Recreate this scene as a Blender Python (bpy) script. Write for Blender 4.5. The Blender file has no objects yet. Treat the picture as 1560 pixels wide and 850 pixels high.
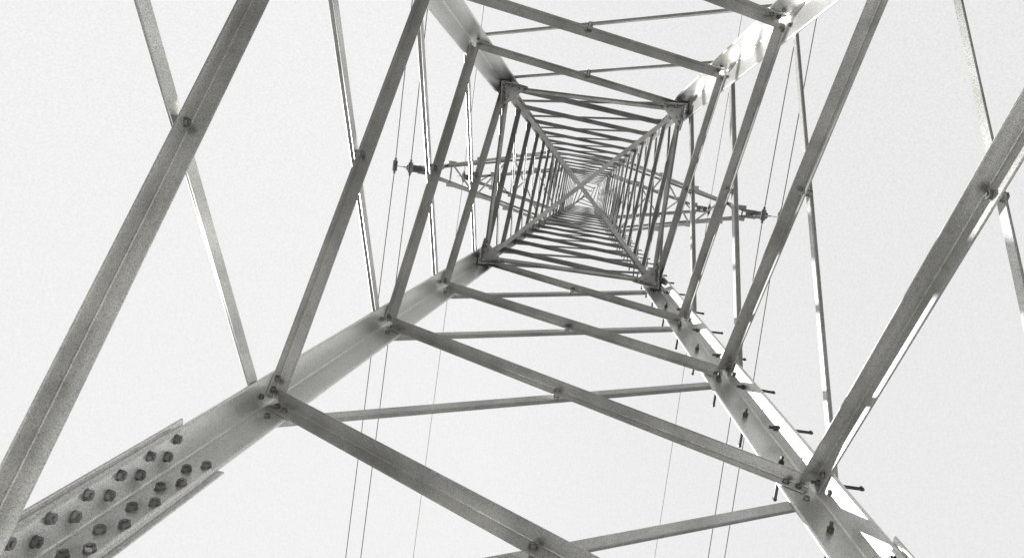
import bpy, bmesh, math, random
import numpy as np
from mathutils import Vector, Matrix
from mathutils.geometry import intersect_line_line
random.seed(4)
CAMZ=1.5
F=1182.5; RV=(.10961,.0892,.13863); TX,TY=-.11992,-.16612
Z=[0.12-CAMZ+0.45, 2.6, 5.0893,7.3019,9.1696,10.988]   # camera-relative node heights
K1=.2; W4=2.5; K2=.04; ZT=42.0
def width(z):   # camera-relative z
    if z<=10.988: return W4+K1*(10.988-z)
    if z<=ZT: return W4-K2*(z-10.988)
    return max(.12,W4-K2*(ZT-10.988)-(z-ZT)*.28)
def corner(n,z,grow=0.0):
    h=width(z)/2+grow
    s=SG[n]
    return Vector((TX+s[0]*h,TY+s[1]*h,z+CAMZ))
SG={'A':(-1,1),'B':(1,1),'C':(-1,-1),'D':(1,-1)}

# ---------------- materials
def steel(name,base=.5,dark=.3,sc=1.0,rough=.36,metal=.8,grain=.56,gs=150,rs=.82):
    m=bpy.data.materials.new(name); m.use_nodes=True
    nt=m.node_tree; N=nt.nodes; L=nt.links; b=N['Principled BSDF']
    tc=N.new('ShaderNodeTexCoord')
    def noise(s,d=4,r=.6,vec=None):
        n=N.new('ShaderNodeTexNoise'); n.inputs['Scale'].default_value=s; n.inputs['Detail'].default_value=d; n.inputs['Roughness'].default_value=r
        L.new(vec or tc.outputs['Object'],n.inputs['Vector']); return n
    mp=N.new('ShaderNodeMapping'); mp.inputs['Scale'].default_value=(1,1,.18); L.new(tc.outputs['Object'],mp.inputs['Vector'])
    n1=noise(3*sc,4,.55,mp.outputs[0]); n2=noise(gs*sc,2,.85); n3=noise(24*sc,5,.7)
    def ramp(n,p0,c0,p1,c1):
        r=N.new('ShaderNodeValToRGB'); e=r.color_ramp.elements; e[0].position=p0; e[1].position=p1
        e[0].color=(c0,c0,c0*.99,1); e[1].color=(c1,c1,c1*.99,1); L.new(n.outputs['Fac'],r.inputs[0]); return r.outputs[0]
    a=ramp(n1,.36,dark,.6,base); g=ramp(n2,.36,grain,.58,1.1); s=ramp(n3,.3,rs,.45,1)
    def mul(a,c):
        x=N.new('ShaderNodeMix'); x.data_type='RGBA'; x.blend_type='MULTIPLY'; x.inputs[0].default_value=1
        L.new(a,x.inputs[6]); L.new(c,x.inputs[7]); return x.outputs[2]
    L.new(mul(mul(a,g),s),b.inputs['Base Color'])
    b.inputs['Metallic'].default_value=metal; b.inputs['Roughness'].default_value=rough
    bp=N.new('ShaderNodeBump'); bp.inputs['Strength'].default_value=.2; bp.inputs['Distance'].default_value=.003
    L.new(n3.outputs['Fac'],bp.inputs['Height']); L.new(bp.outputs[0],b.inputs['Normal'])
    return m
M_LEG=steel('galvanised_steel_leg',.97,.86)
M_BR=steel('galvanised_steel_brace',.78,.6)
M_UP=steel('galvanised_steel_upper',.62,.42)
M_DK=steel('dark_weathered_steel',.44,.3)
M_BOLT=steel('bolt_steel',.34,.18,2)
M_PEG=steel('step_bolt_steel',.14,.07,2)
M_CON=steel('concrete',.4,.28,.6,.95,0)
def plain(name,c,r=.5):
    m=bpy.data.materials.new(name); m.use_nodes=True; b=m.node_tree.nodes['Principled BSDF']
    n=m.node_tree.nodes.new('ShaderNodeTexNoise'); n.inputs['Scale'].default_value=40
    rr=m.node_tree.nodes.new('ShaderNodeValToRGB'); rr.color_ramp.elements[0].color=(c*.7,)*3+(1,); rr.color_ramp.elements[1].color=(c*1.2,)*3+(1,)
    m.node_tree.links.new(n.outputs['Fac'],rr.inputs[0]); m.node_tree.links.new(rr.outputs[0],b.inputs['Base Color'])
    b.inputs['Roughness'].default_value=r; return m
M_WIRE=plain('aluminium_conductor',.22,.6); M_INS=plain('grey_porcelain',.16,.25)

# ---------------- geometry helpers
def section(a,b,t):
    f=t*.7
    pts=[(0,0),(a-t*.0,0),(a,t*.5),(a-t*.5,t)]
    pts+=[(t+f,t),(t+f*.35,t+f*.35),(t,t+f)]
    pts+=[(t,b-t*.5),(t*.5,b),(0,b)]
    return pts
def angle(bm,p1,p2,u,v,a,t,b=None):
    b=b or a
    p1=Vector(p1);p2=Vector(p2); d=(p2-p1).normalized()
    u=Vector(u); u=(u-d*u.dot(d)).normalized()
    v=Vector(v); v=v-d*v.dot(d); v=(v-u*v.dot(u)).normalized()
    S=section(a,b,t)
    r1=[bm.verts.new(p1+u*x+v*y) for x,y in S]; r2=[bm.verts.new(p2+u*x+v*y) for x,y in S]
    n=len(S); flip=u.cross(v).dot(d)<0
    def F(vs):
        if flip: vs=vs[::-1]
        bm.faces.new(vs)
    for i in range(n):
        j=(i+1)%n; F([r1[i],r1[j],r2[j],r2[i]])
    F(r1[::-1]); F(r2)
def prism(bm,poly,nrm,t):
    nrm=Vector(nrm).normalized(); P=[Vector(p) for p in poly]
    c=(P[1]-P[0]).cross(P[2]-P[0])
    if c.dot(nrm)<0: P=P[::-1]
    lo=[bm.verts.new(p) for p in P]; hi=[bm.verts.new(p+nrm*t) for p in P]
    n=len(P); bm.faces.new(hi); bm.faces.new(lo[::-1])
    for i in range(n):
        j=(i+1)%n; bm.faces.new([lo[i],lo[j],hi[j],hi[i]])
def frame(ax):
    ax=Vector(ax).normalized(); h=Vector((0,0,1)) if abs(ax.z)<.9 else Vector((1,0,0))
    x=h.cross(ax).normalized(); return x,ax.cross(x),ax
def cyl(bm,p,ax,r,h,n=6,r2=None,ph=None):
    x,y,ax=frame(ax); p=Vector(p); r2=r if r2 is None else r2
    ph=random.random() if ph is None else ph
    lo=[];hi=[]
    for i in range(n):
        a=ph+2*math.pi*i/n; e=x*math.cos(a)+y*math.sin(a)
        lo.append(bm.verts.new(p+e*r)); hi.append(bm.verts.new(p+ax*h+e*r2))
    bm.faces.new(hi); bm.faces.new(lo[::-1])
    for i in range(n):
        j=(i+1)%n; bm.faces.new([lo[i],lo[j],hi[j],hi[i]])
def bolt(bm,p,n,s=1.0,stub=False):
    n=Vector(n).normalized(); p=Vector(p); ph=random.random()
    cyl(bm,p-n*.001,n,.027*s,.003*s,14)
    cyl(bm,p+n*.002*s,n,.024*s,.021*s,6,ph=ph)
    if stub: cyl(bm,p+n*.0232*s,n,.012*s,.006*s,10)
def obj(name,bm,mat,parent=None,bev=0):
    me=bpy.data.meshes.new(name); bm.normal_update(); bm.to_mesh(me); bm.free()
    o=bpy.data.objects.new(name,me); bpy.context.collection.objects.link(o); me.materials.append(mat)
    if parent: o.parent=parent
    if bev:
        m=o.modifiers.new('bev','BEVEL'); m.width=bev; m.segments=1; m.limit_method='ANGLE'
    return o
tower=bpy.data.objects.new('transmission_tower',None); bpy.context.collection.objects.link(tower)

bolts=bmesh.new(); plates=bmesh.new(); sbolts=bmesh.new()
# ---------------- legs
def leg(bm,n,z0,z1,a,t,out=0.0):
    s=SG[n]; angle(bm,corner(n,z0,out),corner(n,z1,out),(-s[0],0,0),(0,-s[1],0),a,t)
LA,LT=.235,.021
UA,UT=.12,.012
for k,n in enumerate('ABCD'):
    bm=bmesh.new(); leg(bm,n,-CAMZ+.3,4.0,.24,.022,.05); leg(bm,n,4.0,11.15,LA,LT,.05)
    obj('leg_%d'%(k+1),bm,M_LEG,tower)
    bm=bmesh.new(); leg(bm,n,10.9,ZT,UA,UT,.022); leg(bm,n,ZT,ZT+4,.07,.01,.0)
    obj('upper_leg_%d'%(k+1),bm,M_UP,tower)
sp=bmesh.new()
for n in 'ABCD':
    s=SG[n]
    z0,z1=2.75,4.12
    leg(sp,n,z0-.1,z1+.05,.285,.012,.05+.014)
    leg(sp,n,z0,z1-.03,.212,.020,.05-.024)
    d=(corner(n,z1)-corner(n,z0)).normalized()
    for q in range(6):
        zz=z1-.12-q*.225
        for k,(u,v) in enumerate((((-s[0],0,0),(0,-s[1],0)),((0,-s[1],0),(-s[0],0,0)))):
            u=Vector(u);v=Vector(v)
            base=corner(n,zz-.06*k,.05-.024-.0205)
            j=random.uniform(-.006,.006)
            bolt(sbolts,base+u*(.088+j),v,1.15,True)
            bolt(sbolts,base+u*(.158+j)+d*.075,v,1.15,True)
obj('splice_plates',sp,M_LEG,tower,.002)

# ---------------- faces
FACES=[('A','B'),('B','D'),('D','C'),('C','A')]
def face(P,Q,z):
    p=corner(P,z);q=corner(Q,z); e=(q-p).normalized()
    c=Vector((TX,TY,p.z)); n=((c-(p+q)/2)).normalized()
    return p,q,e,n
def brace(bm,P,Q,zp,zq,out,a,t,legA,legT,legout,bs=1.0,nb=2):
    p=corner(P,zp,legout); q=corner(Q,zq,legout)
    e=Vector((SG[Q][0]-SG[P][0],SG[Q][1]-SG[P][1],0)).normalized()
    up=corner(P,zp+1)-corner(P,zp); n=e.cross(up).normalized()
    mid=(p+q)/2; c=Vector((TX,TY,mid.z))
    if n.dot(c-mid)<0: n=-n
    p=p+e*legA*.58; q=q-e*legA*.58
    d=(q-p).normalized()
    w=n.cross(d).normalized()
    if w.z<0: w=-w
    if out: o=-n*.003; v=-n
    else: o=n*(legT+.003); v=n
    ex=a*.75
    angle(bm,p+o+w*a/2-d*ex,q+o+w*a/2+d*ex,-w,v,a,t)
    if bs:
        for E,sg in ((p,1),(q,-1)):
            for k in range(nb):
                pos=E+d*sg*(k*.085*bs-.02)-w*a*.05
                if out: bolt(bolts,pos+n*(legT+.002),n,bs*.8)
                else: bolt(bolts,pos+o+n*t,n,bs*.9,True)
    return n,p,q
bi=bmesh.new(); bo=bmesh.new()
for i in range(len(Z)-1):
    z0,z1=Z[i],Z[i+1]
    for P,Q in FACES:
        a=[.12,.108,.095,.088,.08][i]
        ao=a*.82
        if (P,Q)==('B','D') and i<3: ao=.055
        if (P,Q)==('D','C') and i>1: ao=.04
        n,p1,q1=brace(bi,P,Q,z1-.06,z0+.04,False,a,.010,LA,LT,.05,1,1 if i>2 else 2)
        lo=.18
        if (P,Q)==('C','A'): lo=.04
        n,p2,q2=brace(bo,P,Q,z0-(lo if i else -.1),z1-.12,True,ao,.009,LA,LT,.05,1,1)
        m,m2=intersect_line_line(p1,q1,p2,q2)
        cyl(plates,m-n*.02,n,.028,LT+.04,10)
        bolt(bolts,m+n*(LT+.014),n,1.0,True); bolt(bolts,m-n*.014,-n,1.0)
obj('inner_bracing',bi,M_BR,tower); obj('outer_bracing',bo,M_BR,tower)
# upper lattice
ub=bmesh.new(); zs=[10.988]
while zs[-1]<ZT: zs.append(zs[-1]+max(1.4,2.0-.015*(zs[-1]-11)))
zs=[10.988+(z-10.988)*(ZT-10.988)/(zs[-1]-10.988) for z in zs]
for i in range(len(zs)-1):
    z0,z1=zs[i],zs[i+1]; f=max(.4,1-i*.04)
    for P,Q in FACES:
        brace(ub,P,Q,z1-.05,z0+.05,False,.07*f,.008,UA,UT,.022,.7 if i<6 else 0,1)
        brace(ub,P,Q,z0+.1,z1-.1,True,.04*f,.006,UA,UT,.022,0,1)
        if i<6:
            w0,w1=width(z0),width(z1); zc=z0+(z1-z0)*w0/(w0+w1)
            m=(corner(P,zc,.022)+corner(Q,zc,.022))/2; c=Vector((TX,TY,m.z)); bolt(bolts,m+(c-m).normalized()*.022,c-m,.6)
for i in range(3):
    z0,z1=ZT+i*1.25,ZT+(i+1)*1.25
    for P,Q in FACES: brace(ub,P,Q,z1,z0,False,.04,.006,.07,.01,0,0)
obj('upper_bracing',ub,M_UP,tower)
# ---------------- diaphragms
dk=bmesh.new()
def ring(bm,z,a,t,cross=True,inset=.03):
    for P,Q in FACES:
        p,q,e,n=face(P,Q,z); o=n*inset
        angle(bm,p+e*.05+o,q-e*.05+o,(0,0,-1),n,a,t)
    if cross:
        for P,Q,dz in (('A','D',0),('C','B',-.02)):
            p,q=corner(P,z),corner(Q,z); e=(q-p).normalized(); s=Vector((0,0,1)).cross(e)
            angle(bm,p+e*.1+Vector((0,0,dz))-s*a*.4,q-e*.1+Vector((0,0,dz))-s*a*.4,s,(0,0,1),a*1.0,t)
ring(dk,10.97,.06,.010)
ARMS=[(22.0,4.62,1.9),(29.4,4.3,1.7)]
rg=bmesh.new()
for z,_,h in ARMS:
    ring(rg,z,.06,.008,False); ring(rg,z+h,.05,.007,False)
obj('crossarm_rings',rg,M_UP,tower)
gp=bmesh.new()
for P,Q in FACES:
    p,q,e,n=face(P,Q,10.97)
    for a,s in ((p,1),(q,-1)):
        g=[a+e*s*.06+Vector((0,0,.22)),a+e*s*.14+Vector((0,0,.22)),a+e*s*.34+Vector((0,0,.03)),a+e*s*.34-Vector((0,0,.09)),a+e*s*.2-Vector((0,0,.3)),a+e*s*.06-Vector((0,0,.3))]
        prism(gp,[x+n*.012 for x in g],n,.010)
        for k in range(2): bolt(bolts,a+e*s*(.22+.08*k)+n*.045-Vector((0,0,.05)),n,.7)
        for k in range(2): bolt(bolts,a+e*s*.13+n*.024-Vector((0,0,.12+.1*k)),n,.7)
for c in 'ABCD':
    s=SG[c]; p=corner(c,10.94)+Vector((-s[0]*.02,-s[1]*.02,-.015))
    prism(gp,[p,p+Vector((-s[0]*.26,0,0)),p+Vector((-s[0]*.26,-s[1]*.06,0)),p+Vector((-s[0]*.06,-s[1]*.26,0)),p+Vector((0,-s[1]*.26,0))],(0,0,1),.01)
    for k in range(2): bolt(bolts,p+Vector((-s[0]*(.07+.08*k),-s[1]*(.15-.08*k),-.0)),(0,0,-1),.7)
obj('waist_diaphragm',dk,M_DK,tower); obj('gusset_plates',gp,M_DK,tower)
# ---------------- cross arms
wires=[]
for k,(z,span,h) in enumerate(ARMS):
    for sx in (-1,1):
        bm=bmesh.new()
        Ls=('A','C') if sx<0 else ('B','D')
        tip=Vector((TX+sx*span,TY,z+CAMZ))
        r=[corner(c,z) for c in Ls]; t=[corner(c,z+h) for c in Ls]
        tp=[tip+Vector((0,.09,0)),tip+Vector((0,-.09,0))]
        tt=[tip+Vector((0,.07,.12)),tip+Vector((0,-.07,.12))]
        for j,sy in ((0,1),(1,-1)):
            angle(bm,r[j],tp[j],(0,-sy,0),(0,0,1),.08,.008)
            angle(bm,t[j],tt[j],(0,-sy,0),(0,0,-1),.06,.007)
        ns=4; lr=lambda a,b,f:a+(b-a)*f
        fs=[0,.3,.55,.77,.93]
        for q in range(ns):
            j=q%2
            angle(bm,lr(r[j],tp[j],fs[q]),lr(r[1-j],tp[1-j],fs[q+1]),(sx,0,0),(0,0,1),.045,.006)
            for jj in (0,1):
                angle(bm,lr(t[jj],tt[jj],fs[q]),lr(r[jj],tp[jj],fs[q+1]),(0,1,0),(sx,0,0),.04,.006)
            if q>0: angle(bm,lr(r[0],tp[0],fs[q+1]),lr(r[1],tp[1],fs[q+1]),(sx,0,0),(0,0,1),.04,.006)
            for jj,sy in ((0,1),(1,-1)):
                c=lr(r[jj],tp[jj],fs[q+1])-Vector((0,0,.012))
                prism(bm,[c+Vector((-.11,-.06,0)),c+Vector((.11,-.06,0)),c+Vector((.11,.06,0)),c+Vector((-.11,.06,0))],(0,0,1),.008)
        prism(bm,[tip+Vector((-.14,-.12,-.03)),tip+Vector((.14,-.12,-.03)),tip+Vector((.14,.12,-.03)),tip+Vector((-.14,.12,-.03))],(0,0,1),.016)
        obj('crossarm_%d'%(2*k+(sx>0)+1),bm,M_UP,tower)
        Ln=2.3 if k==0 else 1.9
        bm=bmesh.new(); top=tip-Vector((0,0,.03))
        cyl(bm,top-Vector((0,0,.45)),(0,0,1),.02,.45,8)
        cyl(bm,top-Vector((0,0,.2)),(0,0,1),.05,.1,10)
        nd=9; hh=(Ln-1.0)/nd
        for q in range(nd):
            c=Vector((top.x,top.y,top.z-.42-q*hh))
            cyl(bm,c-Vector((0,0,hh*.55)),(0,0,1),.095,.02,20,.1); cyl(bm,c-Vector((0,0,hh*.55-.02)),(0,0,1),.09,.045,20,.04); cyl(bm,c-Vector((0,0,hh)),(0,0,1),.03,hh,12)
        o=obj('insulator_string',bm,M_INS,None)
        bot=Vector((top.x,top.y,top.z-Ln))
        bm=bmesh.new()
        cyl(bm,bot,(0,0,1),.018,.6,8)
        prism(bm,[bot+Vector((-.26,-.008,-.02)),bot+Vector((.26,-.008,-.02)),bot+Vector((.05,-.008,.12)),bot+Vector((-.05,-.008,.12))],(0,1,0),.016)
        for dx in ((-.2,.2) if k==0 else (0,)):
            c=bot+Vector((dx,0,-.10))
            cyl(bm,c,(0,0,1),.03,.09,8)
            cyl(bm,c+Vector((0,-.13,-.03)),(0,1,0),.06,.26,8,.06)
            for sy in (-1,1): cyl(bm,c+Vector((0,sy*.13-(.0 if sy>0 else .07),-.03)),(0,1,0),.03,.07,8)
            wires.append((c-Vector((0,0,.03)),.011 if k==0 else .008))
        obj('suspension_clamp',bm,M_DK,o)
for c,r in wires:
    cu=bpy.data.curves.new('power_line','CURVE'); cu.dimensions='3D'; cu.bevel_depth=r; cu.bevel_resolution=2
    s=cu.splines.new('POLY'); ys=list(np.linspace(-150,150,101)); s.points.add(len(ys)-1)
    for i,y in enumerate(ys): s.points[i].co=(c.x,c.y+y,c.z-.045*abs(y)+.00015*y*y,1)
    o=bpy.data.objects.new('power_line',cu); bpy.context.collection.objects.link(o); cu.materials.append(M_WIRE)
# ---------------- step bolts on leg B
sb=bmesh.new()
s=SG['B']; i=0; z=-.25
while z<ZT:
    low=z<10.9; a=LA if low else UA; t=LT if low else UT; g=.05 if low else .022
    c=corner('B',z,g)
    if i%2: u=Vector((-s[0],0,0)); n=Vector((0,s[1],0))
    else: u=Vector((0,-s[1],0)); n=Vector((s[0],0,0))
    p=c+u*a*(.5 if low else .55)
    L=.24; tilt=Vector((random.uniform(-.04,.04),random.uniform(-.04,.04),random.uniform(-.02,.04)))
    ax=(n+tilt).normalized()
    cyl(sb,p-n*(t+.062),n,.011,t+.064,10); cyl(sb,p,ax,.0115,L,10)
    cyl(sb,p-n*(t+.026),n,.022,.026,6); cyl(sb,p+n*.001,n,.022,.02,6)
    e=p+ax*L; cyl(sb,e-ax*.012,ax,.014,.014,10)
    cyl(sb,e+Vector((0,0,-.006)),(0,0,1),.011,.04,8)
    z+=.44; i+=1
obj('step_bolts',sb,M_PEG,tower)
obj('joint_bolts',bolts,M_BOLT,tower); obj('splice_bolts',sbolts,M_BOLT,tower); obj('spacers',plates,M_DK,tower)
# ---------------- footings / ground
for n in 'ABCD':
    bm=bmesh.new(); c=corner(n,-CAMZ+.2,.0)
    cyl(bm,(c.x,c.y,-.3),(0,0,1),.55,.62,32,.42,0)
    obj('concrete_footing',bm,M_CON,None,.02)
bm=bmesh.new(); g=60
R=[0,3,6,12,25,50,120,400,1500,4000]
prev=None; cen=bm.verts.new((0,0,0))
for r in R[1:]:
    ringv=[bm.verts.new((r*math.cos(2*math.pi*i/g),r*math.sin(2*math.pi*i/g),0)) for i in range(g)]
    for i in range(g):
        j=(i+1)%g
        if prev is None: bm.faces.new([cen,ringv[i],ringv[j]])
        else: bm.faces.new([prev[i],ringv[i],ringv[j],prev[j]])
    prev=ringv
# unseen pale gravel pad added for bounce light, dark grass beyond dims upright faces
gm=bpy.data.materials.new('bounce_pad_and_dark_surround'); gm.use_nodes=True
N=gm.node_tree.nodes; L=gm.node_tree.links; b=N['Principled BSDF']; b.inputs['Roughness'].default_value=.95
tc=N.new('ShaderNodeTexCoord'); ln=N.new('ShaderNodeVectorMath'); ln.operation='LENGTH'; L.new(tc.outputs['Object'],ln.inputs[0])
nz=N.new('ShaderNodeTexNoise'); nz.inputs['Scale'].default_value=.7; nz.inputs['Detail'].default_value=8; L.new(tc.outputs['Object'],nz.inputs['Vector'])
ad=N.new('ShaderNodeMath'); ad.operation='MULTIPLY_ADD'; ad.inputs[1].default_value=5; L.new(nz.outputs['Fac'],ad.inputs[0]); L.new(ln.outputs['Value'],ad.inputs[2])
mr=N.new('ShaderNodeMapRange'); mr.inputs['From Min'].default_value=11.0; mr.inputs['From Max'].default_value=12.5; L.new(ad.outputs[0],mr.inputs['Value'])
def nr(scale,c0,c1):
    n=N.new('ShaderNodeTexNoise'); n.inputs['Scale'].default_value=scale; n.inputs['Detail'].default_value=8; n.inputs['Roughness'].default_value=.8; L.new(tc.outputs['Object'],n.inputs['Vector'])
    r=N.new('ShaderNodeValToRGB'); r.color_ramp.elements[0].position=.35; r.color_ramp.elements[1].position=.65
    r.color_ramp.elements[0].color=c0+(1,); r.color_ramp.elements[1].color=c1+(1,); L.new(n.outputs['Fac'],r.inputs[0]); return r.outputs[0]
mx=N.new('ShaderNodeMix'); mx.data_type='RGBA'; L.new(mr.outputs[0],mx.inputs[0])
L.new(nr(22,(.5,.5,.495),(.66,.66,.65)),mx.inputs[6]); L.new(nr(5,(.04,.04,.039),(.09,.09,.087)),mx.inputs[7])
L.new(mx.outputs[2],b.inputs['Base Color'])
obj('ground',bm,gm)

# ---------------- world, sun
sd=Vector((-.75,.28,.62)).normalized()
w=bpy.data.worlds.new('World'); bpy.context.scene.world=w; w.use_nodes=True
N=w.node_tree.nodes; L=w.node_tree.links; bg=N['Background']
sky=N.new('ShaderNodeTexSky'); sky.sky_type='NISHITA'; sky.sun_disc=False
sky.sun_elevation=math.asin(sd.z); sky.sun_rotation=math.atan2(sd.x,sd.y)
bw=N.new('ShaderNodeRGBToBW'); L.new(sky.outputs[0],bw.inputs[0])
def mth(op,a,b):
    m=N.new('ShaderNodeMath'); m.operation=op
    for k,x in enumerate((a,b)):
        if isinstance(x,(int,float)): m.inputs[k].default_value=x
        else: L.new(x,m.inputs[k])
    return m.outputs[0]
v=mth('MINIMUM',mth('ADD',mth('MULTIPLY',bw.outputs[0],.1),.72),.89)
tc=N.new('ShaderNodeTexCoord'); nz=N.new('ShaderNodeTexNoise'); nz.inputs['Scale'].default_value=400; nz.inputs['Detail'].default_value=1.5
L.new(tc.outputs['Generated'],nz.inputs['Vector'])
sx=N.new('ShaderNodeSeparateXYZ'); L.new(tc.outputs['Generated'],sx.inputs[0])
def mrange(src,a,b,c,d):
    mr=N.new('ShaderNodeMapRange'); mr.interpolation_type='SMOOTHSTEP'
    for k,x in zip(('From Min','From Max','To Min','To Max'),(a,b,c,d)): mr.inputs[k].default_value=x
    L.new(src,mr.inputs['Value']); return mr.outputs[0]
# overcast sky: darker towards the horizon, extra dimming added on unseen -Y side to darken flanges
v=mth('MULTIPLY',v,mrange(sx.outputs[2],.1,.7,.1,1))
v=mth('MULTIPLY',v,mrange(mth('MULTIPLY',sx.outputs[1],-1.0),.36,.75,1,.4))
v=mth('ADD',v,mth('MULTIPLY',mth('SUBTRACT',nz.outputs['Fac'],.5),.16))
v=mth('MAXIMUM',v,.02)
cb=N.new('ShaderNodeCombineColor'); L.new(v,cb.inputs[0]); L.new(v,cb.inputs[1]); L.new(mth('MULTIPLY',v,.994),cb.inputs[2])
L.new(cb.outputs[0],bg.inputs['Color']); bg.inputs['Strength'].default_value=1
sl=bpy.data.lights.new('sun','SUN'); sl.energy=5; sl.angle=math.radians(.7); sl.color=(1,.99,.975)
so=bpy.data.objects.new('sun',sl); bpy.context.collection.objects.link(so)
so.rotation_euler=sd.to_track_quat('Z','Y').to_euler()
# ---------------- camera
r=np.array(RV); th=np.linalg.norm(r); k=r/th
Kx=np.array([[0,-k[2],k[1]],[k[2],0,-k[0]],[-k[1],k[0],0]])
Rm=np.eye(3)+np.sin(th)*Kx+(1-np.cos(th))*Kx@Kx
M=Matrix(((Rm[0][0],-Rm[1][0],-Rm[2][0],0),(Rm[0][1],-Rm[1][1],-Rm[2][1],0),(Rm[0][2],-Rm[1][2],-Rm[2][2],CAMZ),(0,0,0,1)))
cd=bpy.data.cameras.new('camera'); cd.sensor_width=36; cd.lens=F/1560*36; cd.clip_start=.05; cd.clip_end=9000
co=bpy.data.objects.new('camera',cd); bpy.context.collection.objects.link(co); co.matrix_world=M
sc=bpy.context.scene; sc.camera=co
sc.view_settings.view_transform='Standard'; sc.view_settings.look='None'; sc.view_settings.exposure=0
